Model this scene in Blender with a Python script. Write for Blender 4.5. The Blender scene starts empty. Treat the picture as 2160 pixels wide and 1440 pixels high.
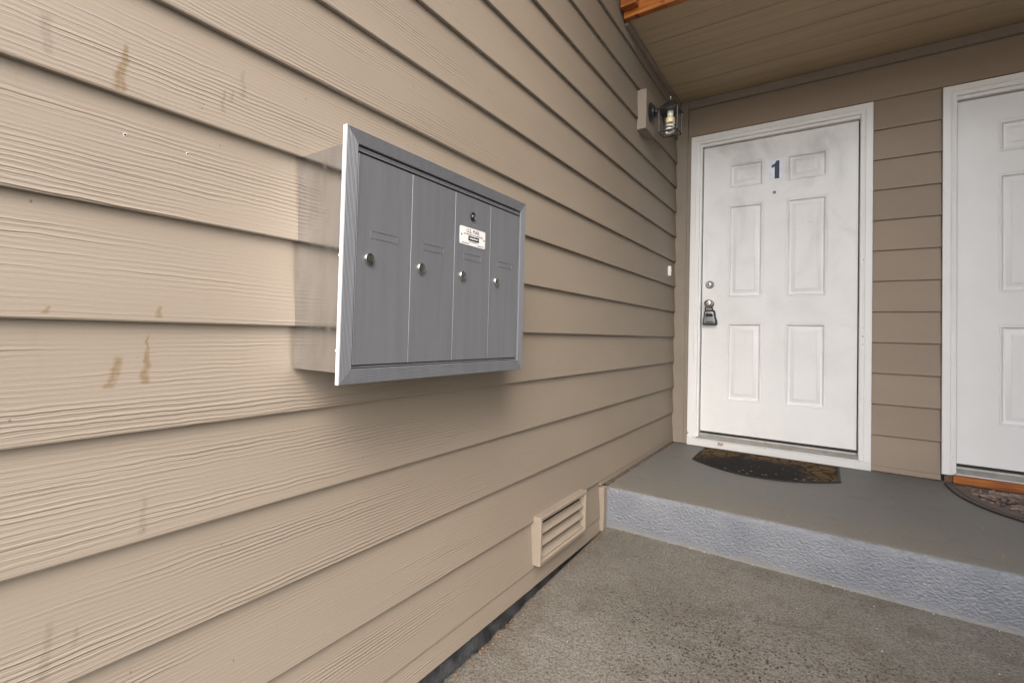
import bpy, bmesh, math, random
from mathutils import Vector, Matrix, noise as mnoise

random.seed(7)
scene = bpy.context.scene
C = scene.collection
R = math.radians

# ------------------------------------------------------------------ camera
cam_d = bpy.data.cameras.new('camera')
cam = bpy.data.objects.new('camera', cam_d)
C.objects.link(cam)
cam_d.sensor_fit = 'HORIZONTAL'
cam_d.sensor_width = 36.0
cam_d.lens = 17.128
cam_d.shift_x = 0.02973
cam_d.shift_y = -0.02035
cam_d.clip_start = 0.02
cam_d.clip_end = 600
CAM = Vector((0.9386, -3.7661, 0.9687))
yaw, pitch, roll = -0.623, 0.0238, 0.0264
fw = Vector((math.sin(yaw)*math.cos(pitch), math.cos(yaw)*math.cos(pitch), math.sin(pitch)))
rt = fw.cross(Vector((0, 0, 1))).normalized()
up = rt.cross(fw)
r2 = rt*math.cos(roll) + up*math.sin(roll)
u2 = up*math.cos(roll) - rt*math.sin(roll)
M = Matrix((r2, u2, -fw)).transposed().to_4x4()
M.translation = CAM
cam.matrix_world = M
scene.camera = cam

# ------------------------------------------------------------------ light
SUN_EL, SUN_AZ = 44.0, 146.0          # azimuth clockwise from +Y
world = bpy.data.worlds.new('World')
scene.world = world
world.use_nodes = True
wn = world.node_tree
bg = wn.nodes['Background']
sky = wn.nodes.new('ShaderNodeTexSky')
sky.sky_type = 'NISHITA'
sky.sun_disc = False
sky.sun_elevation = R(SUN_EL)
sky.sun_rotation = R(SUN_AZ)
sky.air_density = 1.0
sky.dust_density = 4.0
sky.ozone_density = 1.0
wn.links.new(sky.outputs['Color'], bg.inputs['Color'])
bg.inputs['Strength'].default_value = 0.15

sun_d = bpy.data.lights.new('sun', 'SUN')
sun_d.energy = 1.1
sun_d.angle = R(95)
sun_d.color = (0.94, 0.972, 1.0)
sun = bpy.data.objects.new('sun', sun_d)
C.objects.link(sun)
sdir = Vector((math.sin(R(SUN_AZ))*math.cos(R(SUN_EL)), math.cos(R(SUN_AZ))*math.cos(R(SUN_EL)), math.sin(R(SUN_EL))))
sun.rotation_euler = sdir.to_track_quat('Z', 'Y').to_euler()
sun.location = (0, -6, 8)

vs = scene.view_settings
vs.view_transform = 'Standard'
vs.look = 'None'
vs.gamma = 1.0
vs.exposure = 1.78
vs.use_curve_mapping = False

scene.render.engine = 'CYCLES'
scene.cycles.max_bounces = 5
scene.cycles.diffuse_bounces = 3
scene.cycles.glossy_bounces = 3

# ------------------------------------------------------------------ mesh helpers
class MB:
    def __init__(self):
        self.bm = bmesh.new()
    def box(self, x0, x1, y0, y1, z0, z1, bev=0.0, seg=2):
        b = bmesh.new()
        bmesh.ops.create_cube(b, size=1.0)
        for v in b.verts:
            v.co = Vector(((x0+x1)/2 + v.co.x*(x1-x0), (y0+y1)/2 + v.co.y*(y1-y0), (z0+z1)/2 + v.co.z*(z1-z0)))
        if bev > 0:
            bmesh.ops.bevel(b, geom=b.edges[:], offset=bev, segments=seg, profile=0.5, affect='EDGES')
        self._merge(b)
        return self
    def _merge(self, b):
        me = bpy.data.meshes.new('t')
        b.to_mesh(me); b.free()
        self.bm.from_mesh(me)
        bpy.data.meshes.remove(me)
    def poly(self, pts):
        vs_ = [self.bm.verts.new(p) for p in pts]
        try:
            self.bm.faces.new(vs_)
        except ValueError:
            pass
        return self
    def grid(self, rows, closed=False):
        # rows: list of lists of points, quads between them
        vr = [[self.bm.verts.new(p) for p in r] for r in rows]
        for a, b in zip(vr[:-1], vr[1:]):
            n = len(a)
            for i in range(n if closed else n-1):
                j = (i+1) % n
                self.bm.faces.new((a[i], a[j], b[j], b[i]))
        return vr
    def cap(self, ring):
        self.bm.faces.new(ring)
    def prism(self, pts, d):
        # closed outline extruded along vector d
        d = Vector(d)
        a = [Vector(p) for p in pts]
        b = [p + d for p in a]
        r = self.grid([a, b], closed=True)
        self.cap(r[0][::-1]); self.cap(r[1])
        return self
    def lathe(self, o, axis, prof, n=24):
        # prof: (radius, height along axis)
        o = Vector(o); ax = Vector(axis).normalized()
        t = ax.orthogonal().normalized(); s = ax.cross(t)
        rows = []
        for r, h in prof:
            rows.append([o + ax*h + (t*math.cos(2*math.pi*i/n) + s*math.sin(2*math.pi*i/n))*max(r, 1e-5) for i in range(n)])
        vr = self.grid(rows, closed=True)
        self.cap(vr[0][::-1]); self.cap(vr[-1])
        return self
    def tube(self, pts, rad, n=8):
        pts = [Vector(p) for p in pts]
        rows = []
        pt = None
        for i, p in enumerate(pts):
            d = (pts[min(i+1, len(pts)-1)] - pts[max(i-1, 0)]).normalized()
            if pt is None:
                t = d.orthogonal().normalized()
            else:
                t = (pt - d*pt.dot(d)).normalized()
            pt = t
            s = d.cross(t)
            rr = rad[i] if isinstance(rad, (list, tuple)) else rad
            rows.append([p + (t*math.cos(2*math.pi*k/n) + s*math.sin(2*math.pi*k/n))*rr for k in range(n)])
        vr = self.grid(rows, closed=True)
        self.cap(vr[0][::-1]); self.cap(vr[-1])
        return self
    def build(self, name, mats, parent=None, smooth=False, angle=None):
        bmesh.ops.recalc_face_normals(self.bm, faces=self.bm.faces[:])
        if parent is not None:
            inv = parent.matrix_world.inverted()
            bmesh.ops.transform(self.bm, matrix=inv, verts=self.bm.verts[:])
        me = bpy.data.meshes.new(name)
        self.bm.to_mesh(me); self.bm.free()
        if not isinstance(mats, (list, tuple)):
            mats = [mats]
        for m in mats:
            me.materials.append(m)
        if smooth:
            me.polygons.foreach_set('use_smooth', [True]*len(me.polygons))
            me.set_sharp_from_angle(angle=R(angle or 35))
        o = bpy.data.objects.new(name, me)
        C.objects.link(o)
        if parent is not None:
            o.parent = parent
        return o

def thing(name, label, cat, loc=(0, 0, 0), group=None):
    o = bpy.data.objects.new(name, None)
    o.empty_display_size = 0.1
    C.objects.link(o)
    o.matrix_world = Matrix.Translation(loc)
    o.location = loc
    o['label'] = label; o['category'] = cat
    if group: o['group'] = group
    return o

def sub(o):
    # a mesh object whose parent sits at loc: give its world matrix right away
    return o

def wm(o):
    m = Matrix.Translation(o.location)
    if o.parent: m = wm(o.parent) @ m
    return m

def child(mb, name, mats, parent, **k):
    bmesh.ops.transform(mb.bm, matrix=wm(parent).inverted(), verts=mb.bm.verts[:])
    o = mb.build(name, mats, None, **k)
    o.parent = parent
    return o

def rail(mb, O, U, V, N, w, h, prof, side, open_bottom=False):
    # mitred rail of a rectangular frame; O = lower left corner, prof = [(inset, height)]
    O = Vector(O); U = Vector(U); V = Vector(V); N = Vector(N)
    a, b = [], []
    for d, t in prof:
        if side == 'top':
            p, q = (d, h-d), (w-d, h-d)
        elif side == 'bottom':
            p, q = (d, d), (w-d, d)
        elif side == 'left':
            p, q = (d, 0 if open_bottom else d), (d, h-d)
        else:
            p, q = (w-d, 0 if open_bottom else d), (w-d, h-d)
        a.append(O + U*p[0] + V*p[1] + N*t)
        b.append(O + U*q[0] + V*q[1] + N*t)
    r = mb.grid([a, b], closed=True)
    mb.cap(r[0][::-1]); mb.cap(r[1])
    return mb

# ------------------------------------------------------------------ material helpers
class NT:
    def __init__(self, name):
        self.m = bpy.data.materials.new(name)
        self.m.use_nodes = True
        self.t = self.m.node_tree
        self.p = self.t.nodes['Principled BSDF']
        self.geo = self.t.nodes.new('ShaderNodeNewGeometry')
        self.pos = self.geo.outputs['Position']
        s = self.t.nodes.new('ShaderNodeSeparateXYZ')
        self.t.links.new(self.pos, s.inputs[0])
        self.x, self.y, self.z = s.outputs
    def _in(self, sock, v):
        if isinstance(v, bpy.types.NodeSocket):
            self.t.links.new(v, sock)
        elif v is not None:
            sock.default_value = v
    def math(self, op, a, b=None, c=None, clamp=False):
        n = self.t.nodes.new('ShaderNodeMath'); n.operation = op; n.use_clamp = clamp
        self._in(n.inputs[0], a)
        if b is not None: self._in(n.inputs[1], b)
        if c is not None: self._in(n.inputs[2], c)
        return n.outputs[0]
    def vec(self, x, y, z):
        n = self.t.nodes.new('ShaderNodeCombineXYZ')
        for i, v in enumerate((x, y, z)): self._in(n.inputs[i], v)
        return n.outputs[0]
    def scale(self, v, s):
        n = self.t.nodes.new('ShaderNodeVectorMath'); n.operation = 'MULTIPLY'
        self._in(n.inputs[0], v); n.inputs[1].default_value = s if isinstance(s, (tuple, list)) else (s, s, s)
        return n.outputs[0]
    def noise(self, v=None, scale=5, detail=3, rough=0.5, dist=0.0):
        n = self.t.nodes.new('ShaderNodeTexNoise')
        self._in(n.inputs['Vector'], self.pos if v is None else v)
        n.inputs['Scale'].default_value = scale; n.inputs['Detail'].default_value = detail
        n.inputs['Roughness'].default_value = rough; n.inputs['Distortion'].default_value = dist
        return n.outputs['Fac']
    def voro(self, v=None, scale=50, feature='F1', out='Distance', rnd=1.0):
        n = self.t.nodes.new('ShaderNodeTexVoronoi'); n.feature = feature
        self._in(n.inputs['Vector'], self.pos if v is None else v)
        n.inputs['Scale'].default_value = scale; n.inputs['Randomness'].default_value = rnd
        return n.outputs[out]
    def ramp(self, f, lo, hi, a=0.0, b=1.0):
        n = self.t.nodes.new('ShaderNodeMapRange'); n.interpolation_type = 'SMOOTHSTEP'
        self._in(n.inputs[0], f)
        n.inputs[1].default_value = lo; n.inputs[2].default_value = hi
        n.inputs[3].default_value = a; n.inputs[4].default_value = b
        return n.outputs[0]
    def mix(self, f, a, b, mode='MIX'):
        n = self.t.nodes.new('ShaderNodeMix'); n.data_type = 'RGBA'; n.blend_type = mode
        self._in(n.inputs['Factor'], f)
        for k, v in (('A', a), ('B', b)):
            s = [i for i in n.inputs if i.name == k and i.type == 'RGBA'][0]
            if not isinstance(v, bpy.types.NodeSocket) and len(v) == 3: v = (*v, 1)
            self._in(s, v)
        return [o for o in n.outputs if o.type == 'RGBA'][0]
    def bump(self, h, dist=0.001, strength=1.0, normal=None):
        n = self.t.nodes.new('ShaderNodeBump')
        n.inputs['Strength'].default_value = strength; n.inputs['Distance'].default_value = dist
        self._in(n.inputs['Height'], h)
        if normal is not None: self._in(n.inputs['Normal'], normal)
        return n.outputs[0]
    def set(self, **k):
        names = dict(color='Base Color', rough='Roughness', metal='Metallic', normal='Normal', spec='Specular IOR Level', emit='Emission Color', estr='Emission Strength', coat='Coat Weight', aniso='Anisotropic')
        for a, v in k.items():
            if a in ('color', 'emit') and not isinstance(v, bpy.types.NodeSocket) and len(v) == 3: v = (*v, 1)
            self._in(self.p.inputs[names[a]], v)
        return self.m

def plain(name, col, rough=0.5, metal=0.0, var=0.06, vscale=30, bump=0.0):
    n = NT(name)
    f = n.noise(scale=vscale, detail=4)
    c = n.mix(n.ramp(f, 0.3, 0.7), [x*(1-var) for x in col], [min(1, x*(1+var)) for x in col])
    k = dict(color=c, rough=rough, metal=metal)
    if bump: k['normal'] = n.bump(n.noise(scale=vscale*8, detail=3), bump, 0.6)
    return n.set(**k)

EXPO = 0.184
LAP0 = 0.9712
TAN = (0.262, 0.222, 0.177)
TAN_WARMLIT = (0.306, 0.243, 0.184)  # same tan paint, with the back wall's warmer light put into the colour

def siding(name, axis, stains=(), TAN=TAN):
    n = NT(name)
    u = n.y if axis == 'y' else n.x
    w = n.z
    rw = n.math('DIVIDE', n.math('SUBTRACT', w, LAP0 - 40*EXPO), EXPO)
    row = n.math('FLOOR', rw)
    fr = n.math('FRACT', rw)
    off = n.math('MULTIPLY', row, 3.71)
    # long, slow waver of the pressed wood grain
    v1 = n.vec(n.math('MULTIPLY', u, 0.75), n.math('MULTIPLY', w, 5.0), off)
    warp = n.noise(v1, 1.0, 2.0, 0.45)
    v2 = n.vec(n.math('MULTIPLY', u, 11.0), n.math('MULTIPLY', w, 26.0), off)
    warp2 = n.noise(v2, 1.0, 2.0, 0.6)
    ph = n.math('ADD', n.math('MULTIPLY', w, 2*math.pi/0.0084), n.math('ADD', n.math('MULTIPLY', warp, 22.0), n.math('MULTIPLY', warp2, 6.5)))
    s1 = n.math('SINE', ph)
    ridge = n.math('POWER', n.math('MULTIPLY_ADD', s1, 0.5, 0.5), 1.7)
    s2 = n.math('SINE', n.math('MULTIPLY', ph, 2.37))
    fine = n.math('MULTIPLY_ADD', s2, 0.16, ridge)
    v3 = n.vec(n.math('MULTIPLY', u, 1.6), n.math('MULTIPLY', w, 16.0), off)
    amp = n.ramp(n.noise(v3, 1.0, 2.0, 0.5), 0.38, 0.64, 0.12, 1.0)
    line = n.ramp(n.noise(n.vec(n.math('MULTIPLY', u, 3.0), n.math('MULTIPLY', w, 130.0), off), 1.0, 1, 0.5), 0.30, 0.68, 0.25, 1.25)
    # the pressed grain is shallower on the sheltered lengths
    amp = n.math('MULTIPLY', n.math('MULTIPLY', amp, line), n.ramp(u, -3.2, -1.9, 1.0, 0.28) if axis == 'y' else 0.16)
    top = n.ramp(fr, 0.70, 0.92, 1.0, 0.25)
    v4 = n.vec(n.math('MULTIPLY', u, 160.0), n.math('MULTIPLY', w, 420.0), off)
    h = n.math('ADD', n.math('MULTIPLY', fine, n.math('MULTIPLY', amp, top)), n.math('MULTIPLY', n.noise(v4, 1.0, 2, 0.6), 0.30 if axis == 'y' else 0.15))
    nrm = n.bump(h, 0.00105, 1.0)
    # paint: weak fading, grime specks
    tone = n.noise(n.vec(n.math('MULTIPLY', u, 1.1), n.math('MULTIPLY', w, 3.0), off), 1.0, 2, 0.55)
    col = n.mix(n.ramp(tone, 0.25, 0.75), [c*0.94 for c in TAN], [c*1.06 for c in TAN])
    grime = n.ramp(n.noise(n.vec(n.math('MULTIPLY', u, 26.0), n.math('MULTIPLY', w, 7.0), 4.0), 1.0, 3, 0.65), 0.60, 0.80, 0.0, 0.30)
    col = n.mix(grime, col, (0.23, 0.185, 0.145))
    speck = n.ramp(n.voro(n.vec(n.math('MULTIPLY', u, 22), n.math('MULTIPLY', w, 14), 2.0), 1.0), 0.02, 0.05, 0.7, 0.0)
    col = n.mix(speck, col, (0.12, 0.08, 0.05))
    wob = n.math('MULTIPLY', n.math('SUBTRACT', n.noise(n.vec(3.0, n.math('MULTIPLY', u, 12.0), n.math('MULTIPLY', w, 55.0)), 1.0, 3, 0.6), 0.5), 0.020)
    uw = n.math('ADD', u, wob)
    edge = n.noise(n.vec(n.math('MULTIPLY', u, 160.0), n.math('MULTIPLY', w, 60.0), 9.0), 1.0, 3, 0.6)
    for (u0, z0, z1, lean, hw0, hw1, colr, st) in stains:
        # drip: from (u0+lean, z1) at the top to (u0, z0); half-width hw1 at the top, hw0 at the foot
        t = n.math('DIVIDE', n.math('SUBTRACT', w, z0), z1 - z0)
        cx = n.math('MULTIPLY_ADD', t, lean, u0)
        hw = n.math('MAXIMUM', n.math('MULTIPLY_ADD', t, 1.35*(hw1 - hw0), 1.35*hw0), 0.0009)
        d = n.math('DIVIDE', n.math('ABSOLUTE', n.math('SUBTRACT', uw, cx)), hw)
        d = n.math('ADD', d, n.math('MULTIPLY_ADD', edge, 0.9, -0.45))
        mk = n.math('MULTIPLY', n.ramp(d, 0.35, 1.45, 1.0, 0.0), n.ramp(edge, 0.25, 0.7, 0.45, 1.0))
        mz = n.math('MULTIPLY', n.ramp(t, -0.03, 0.05), n.ramp(t, 0.85, 1.05, 1.0, 0.0))
        col = n.mix(n.math('MULTIPLY', n.math('MULTIPLY', mk, mz), min(1.0, st*1.25)), col, colr)
    return n.set(color=col, rough=0.62, spec=0.35, normal=nrm)

BR = (0.170, 0.112, 0.056)
GY = (0.150, 0.122, 0.098)
LSTAINS = [
    (-3.483, 1.343, 1.428, 0.012, 0.0066, 0.0022, BR, 0.72),
    (-3.474, 0.862, 0.915, 0.011, 0.0058, 0.0045, BR, 0.65),
    (-3.4245, 0.866, 0.952, 0.004, 0.0056, 0.0010, BR, 0.70),
    (-3.568, 1.360, 1.425, -0.006, 0.0045, 0.0050, GY, 0.34),
    (-3.3166, 1.372, 1.420, 0.005, 0.0032, 0.0020, GY, 0.38),
    (-3.2985, 1.400, 1.425, 0.003, 0.0030, 0.0020, GY, 0.34),
    (-3.2772, 1.415, 1.475, 0.003, 0.0050, 0.0025, GY, 0.34),
    (-3.559, 0.979, 0.992, 0.002, 0.0035, 0.0012, BR, 0.6),
    (-3.410, 0.979, 1.000, 0.001, 0.0045, 0.0020, BR, 0.6),
    (-3.421, 0.612, 0.680, 0.002, 0.0045, 0.0030, GY, 0.30),
    (-3.542, 0.425, 0.525, 0.008, 0.0060, 0.0030, GY, 0.34),
    (-3.505, 0.470, 0.500, 0.002, 0.0030, 0.0020, GY, 0.30),
]
M_SIDE = siding('side siding paint', 'y')
def side_mat(k):
    st = [s_ for s_ in LSTAINS if math.floor((s_[1] + 0.004 - LAP0)/EXPO) == k]
    return siding('stained side siding paint', 'y', st) if st else M_SIDE
M_BACK = siding('back siding paint warm lit', 'x', (), TAN_WARMLIT)

def trim_paint():
    n = NT('tan trim paint')
    f = n.noise(scale=9, detail=5, rough=0.6)
    c = n.mix(n.ramp(f, 0.3, 0.7), [x*0.95 for x in TAN], [x*1.05 for x in TAN])
    h = n.noise(n.scale(n.pos, (60, 60, 60)), 1.0, 4)
    return n.set(color=c, rough=0.6, spec=0.35, normal=n.bump(h, 0.0008, 0.5))
M_TRIM = trim_paint()

def ceil_paint():
    n = NT('ceiling paint')
    f = n.noise(n.vec(n.math('MULTIPLY', n.x, 2.0), n.math('MULTIPLY', n.y, 30.0), n.z), 1.0, 4)
    col = (0.46, 0.36, 0.235)
    c = n.mix(n.ramp(f, 0.3, 0.7), [x*0.94 for x in col], [x*1.05 for x in col])
    k = n.ramp(n.voro(n.vec(n.math('MULTIPLY', n.x, 1.6), n.math('MULTIPLY', n.y, 7.0), 0.0), 1.0), 0.012, 0.03, 0.8, 0.0)
    c = n.mix(k, c, (0.06, 0.04, 0.025))
    h = n.noise(n.vec(n.math('MULTIPLY', n.x, 8), n.math('MULTIPLY', n.y, 220), 0), 1.0, 3)
    return n.set(color=c, rough=0.6, spec=0.3, normal=n.bump(h, 0.0006, 0.6))
M_CEIL = ceil_paint()

def white_paint(name, base=(0.83, 0.83, 0.82), smudge=0.0, chips=0.0, grain=False):
    n = NT(name)
    f = n.noise(scale=3.0, detail=4, rough=0.55)
    c = n.mix(n.ramp(f, 0.3, 0.75), base, [x*0.95 for x in base])
    if smudge:
        # hand grime and weather smears rubbed into the paint
        v = n.vec(n.math('MULTIPLY', n.x, 3.2), 0.0, n.math('MULTIPLY', n.z, 2.4))
        s = n.ramp(n.noise(v, 1.0, 5, 0.6, 0.6), 0.42, 0.75, 0.0, smudge)
        hi = n.ramp(n.z, 1.0, 2.35, 0.25, 1.0)
        c = n.mix(n.math('MULTIPLY', s, hi), c, (0.50, 0.50, 0.475))
        v2 = n.vec(n.math('MULTIPLY', n.x, 14.0), 3.0, n.math('MULTIPLY', n.z, 45.0))
        c = n.mix(n.ramp(n.noise(v2, 1.0, 3, 0.5), 0.66, 0.80, 0.0, smudge*0.6), c, (0.46, 0.45, 0.42))
    if chips:
        k = n.ramp(n.noise(scale=34, detail=5, rough=0.65), 0.66, 0.72, 0.0, chips)
        lowm = n.ramp(n.z, 0.20, 0.75, 1.0, 0.12)
        c = n.mix(n.math('MULTIPLY', k, lowm), c, (0.34, 0.28, 0.22))
        px = n.math('DIVIDE', n.math('ABSOLUTE', n.math('SUBTRACT', n.x, 0.318)), 0.019)
        pz = n.math('DIVIDE', n.math('ABSOLUTE', n.math('SUBTRACT', n.z, 0.236)), 0.011)
        d = n.math('ADD', n.math('MAXIMUM', px, pz), n.math('MULTIPLY_ADD', n.noise(scale=120, detail=4, rough=0.7), 2.2, -1.1))
        c = n.mix(n.ramp(d, 0.7, 1.05, 0.85, 0.0), c, (0.32, 0.20, 0.11))
    h = n.noise(scale=180 if not grain else 60, detail=3)
    return n.set(color=c, rough=0.42, spec=0.45, normal=n.bump(h, 0.0003, 0.5))
M_DOOR1 = white_paint('scuffed white door paint', smudge=0.75)
M_DOOR2 = white_paint('clean white door paint', base=(0.84, 0.84, 0.83), smudge=0.10)
M_CASE = white_paint('white casing paint', chips=0.8)
M_SILLW = white_paint('worn white sill paint', base=(0.74, 0.74, 0.72), chips=1.0)

def cedar(name='stained cedar'):
    n = NT(name)
    v = n.vec(n.math('MULTIPLY', n.x, 5.0), n.math('MULTIPLY', n.y, 60.0), n.math('MULTIPLY', n.z, 60.0))
    f = n.noise(v, 1.0, 5, 0.6, 0.8)
    c = n.mix(n.ramp(f, 0.3, 0.72), (0.20, 0.055, 0.008), (0.50, 0.165, 0.022))
    kn = n.voro(n.vec(n.math('MULTIPLY', n.x, 9.0), 0.0, n.math('MULTIPLY', n.z, 22.0)), 1.0)
    c = n.mix(n.ramp(kn, 0.05, 0.16, 0.85, 0.0), c, (0.10, 0.025, 0.006))
    return n.set(color=c, rough=0.45, normal=n.bump(f, 0.001, 0.5))
M_CEDAR = cedar()

def walkway_mat():
    n = NT('exposed aggregate concrete')
    big = n.noise(scale=1.7, detail=4, rough=0.55)
    mid = n.noise(scale=9, detail=5, rough=0.6)
    base = n.mix(n.ramp(big, 0.3, 0.7), (0.172, 0.162, 0.140), (0.228, 0.217, 0.192))
    base = n.mix(n.ramp(mid, 0.45, 0.75, 0.0, 0.55), base, (0.120, 0.099, 0.072))
    # pitting concentrated in a worn patch in the middle of the walk
    dx = n.math('MULTIPLY', n.math('SUBTRACT', n.x, 0.95), 0.85)
    dy = n.math('MULTIPLY', n.math('ADD', n.y, 2.15), 1.35)
    rad = n.math('SQRT', n.math('ADD', n.math('MULTIPLY', dx, dx), n.math('MULTIPLY', dy, dy)))
    worn = n.ramp(n.math('ADD', rad, n.math('MULTIPLY_ADD', big, 0.9, -0.45)), 0.30, 0.85, 1.0, 0.10)
    jit = n.t.nodes.new('ShaderNodeTexNoise'); jit.inputs['Scale'].default_value = 120; jit.inputs['Detail'].default_value = 1
    n.t.links.new(n.pos, jit.inputs['Vector'])
    va = n.t.nodes.new('ShaderNodeVectorMath'); va.operation = 'MULTIPLY_ADD'
    n.t.links.new(jit.outputs['Color'], va.inputs[0]); va.inputs[1].default_value = (0.009, 0.009, 0.0); n.t.links.new(n.pos, va.inputs[2])
    pj = va.outputs[0]
    vd = n.voro(pj, scale=105)
    vc = n.voro(pj, scale=105, out='Color')
    vd2 = n.voro(pj, scale=190)
    sp = n.t.nodes.new('ShaderNodeSeparateColor'); n.t.links.new(vc, sp.inputs[0])
    sel = n.ramp(sp.outputs[0], 0.55, 0.60)
    pit = n.math('MULTIPLY', n.ramp(vd, 0.26, 0.44, 1.0, 0.0), n.math('MULTIPLY', sel, worn))
    col = n.mix(n.math('MULTIPLY', pit, 0.92), base, (0.026, 0.021, 0.017))
    pit2 = n.math('MULTIPLY', n.ramp(vd2, 0.12, 0.30, 0.8, 0.0), n.math('MULTIPLY', n.ramp(n.noise(scale=22, detail=2), 0.42, 0.55), n.ramp(worn, 0.0, 1.0, 0.35, 1.0)))
    col = n.mix(pit2, col, (0.035, 0.029, 0.023))
    sel2 = n.ramp(sp.outputs[1], 0.70, 0.76)
    lite = n.math('MULTIPLY', n.ramp(vd, 0.25, 0.45, 1.0, 0.0), n.math('MULTIPLY', sel2, worn))
    col = n.mix(n.math('MULTIPLY', lite, 0.55), col, (0.30, 0.275, 0.235))
    gr = n.noise(scale=135, detail=4, rough=0.8)
    col = n.mix(n.ramp(gr, 0.44, 0.60, 0.0, 0.72), col, (0.070, 0.061, 0.049))
    h = n.math('SUBTRACT', n.math('ADD', n.math('MULTIPLY', n.noise(scale=78, detail=5, rough=0.7), 2.0), n.math('MULTIPLY', lite, 0.6)), n.math('MULTIPLY', pit, 1.2))
    return n.set(color=col, rough=0.85, spec=0.3, normal=n.bump(h, 0.0042, 1.0))
M_WALK = walkway_mat()

def porch_mat():
    n = NT('painted porch concrete')
    big = n.noise(scale=1.9, detail=4, rough=0.6)
    mid = n.noise(scale=14, detail=5, rough=0.65)
    base = n.mix(n.ramp(big, 0.35, 0.68), (0.132, 0.138, 0.140), (0.152, 0.148, 0.138))
    # brown dust on the front of the landing
    d = n.math('MULTIPLY', n.ramp(n.y, -1.34, -0.75, 1.0, 0.0), n.ramp(mid, 0.30, 0.65, 0.15, 0.9))
    base = n.mix(n.math('MULTIPLY', d, 0.7), base, (0.170, 0.148, 0.112))
    sp = n.ramp(n.voro(scale=38), 0.045, 0.09, 0.8, 0.0)
    k = n.ramp(n.noise(scale=5, detail=2), 0.40, 0.55)
    base = n.mix(n.math('MULTIPLY', sp, k), base, (0.045, 0.04, 0.036))
    blot = n.ramp(n.noise(n.scale(n.pos, (7, 16, 1)), 1.0, 5, 0.7), 0.56, 0.74, 0.0, 0.6)
    base = n.mix(blot, base, (0.075, 0.068, 0.058))
    fine = n.noise(scale=210, detail=3, rough=0.7)
    base = n.mix(n.ramp(fine, 0.42, 0.72, 0.0, 0.5), base, (0.22, 0.205, 0.175))
    base = n.mix(n.ramp(n.noise(scale=170, detail=2, rough=0.6), 0.55, 0.75, 0.0, 0.6), base, (0.055, 0.05, 0.044))
    h = n.noise(scale=130, detail=4, rough=0.6)
    return n.set(color=base, rough=0.62, spec=0.35, normal=n.bump(h, 0.0024, 1.0))
M_PORCH = porch_mat()

def riser_mat():
    n = NT('blue grey painted riser')
    f = n.noise(scale=6, detail=4)
    c = n.mix(n.ramp(f, 0.3, 0.7), (0.160, 0.174, 0.200), (0.198, 0.211, 0.234))
    low = n.ramp(n.math('ADD', n.z, n.math('MULTIPLY_ADD', n.noise(scale=16, detail=4), 0.05, -0.025)), 0.0, 0.035, 0.75, 0.0)
    c = n.mix(low, c, (0.21, 0.205, 0.188))
    v = n.noise(n.scale(n.pos, (75, 75, 105)), 1.0, 4, 0.55, 0.7)
    v2 = n.voro(n.scale(n.pos, (85, 85, 115)), 1.0)
    h = n.math('ADD', v, n.math('MULTIPLY', v2, 0.5))
    fade = n.ramp(n.z, 0.0, 0.05, 0.35, 1.0)
    return n.set(color=c, rough=0.5, spec=0.5, normal=n.bump(n.math('MULTIPLY', h, fade), 0.0075, 1.0))
M_RISER = riser_mat()

M_GROUND = plain('pale bounce ground', (0.36, 0.35, 0.34), 0.9, 0, 0.2, 40, 0.002)  # unseen ground, made pale to bounce light into the porch
M_TAR = plain('black foundation coating', (0.060, 0.064, 0.068), 0.45, 0, 0.45, 18, 0.008)
M_CAULK = plain('grimy caulk', (0.085, 0.066, 0.050), 0.85, 0, 0.5, 70, 0.003)
M_DARK = plain('dark gap', (0.016, 0.013, 0.011), 0.9)
M_CORE = plain('sheathing', (0.05, 0.04, 0.032), 0.9)
M_RUBBER = plain('black rubber', (0.018, 0.018, 0.018), 0.6)
M_BLACK = plain('black painted metal', (0.018, 0.019, 0.021), 0.34, 0.0, 0.25, 60)
M_LOCKGREY = plain('grey lockbox face', (0.30, 0.30, 0.30), 0.4, 0.3)
M_NICKEL = plain('satin nickel', (0.55, 0.53, 0.49), 0.22, 1.0, 0.05)
M_STEEL = plain('brushed steel', (0.42, 0.42, 0.41), 0.36, 1.0, 0.08)
M_ALU = plain('weathered aluminium sill', (0.37, 0.36, 0.33), 0.5, 0.35, 0.12, 20)
M_NAVY = plain('navy print', (0.012, 0.026, 0.085), 0.5)
M_STICK = plain('pale blue sticker', (0.70, 0.75, 0.86), 0.35)
M_WHITEP = plain('white plastic', (0.80, 0.79, 0.76), 0.35)
M_LABEL = plain('printed label plate', (0.74, 0.745, 0.74), 0.35, 0.0, 0.03)
M_INK = plain('black ink', (0.015, 0.015, 0.016), 0.5)
M_CREAM = plain('cream lamp ballast', (0.80, 0.72, 0.42), 0.4)
M_TUBE = plain('white glass tube', (0.82, 0.81, 0.76), 0.2)
M_DIRT = plain('dry debris', (0.16, 0.10, 0.06), 0.9, 0, 0.5, 120)
M_CHALK = plain('pale grit', (0.55, 0.53, 0.49), 0.8, 0, 0.3, 200)

def mail_paint():
    n = NT('grey mailbox enamel')
    f = n.noise(n.vec(n.math('MULTIPLY', n.y, 40), n.math('MULTIPLY', n.z, 3), 0), 1.0, 4)
    c = n.mix(n.ramp(f, 0.3, 0.7), (0.150, 0.160, 0.176), (0.168, 0.178, 0.195))
    sc = n.ramp(n.noise(scale=70, detail=5, rough=0.7), 0.70, 0.76, 0.0, 0.5)
    c = n.mix(sc, c, (0.22, 0.23, 0.245))
    return n.set(color=c, rough=0.36, metal=0.25, spec=0.5, normal=n.bump(n.noise(scale=400, detail=2), 0.0002, 0.4))
M_MAIL = mail_paint()

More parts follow.
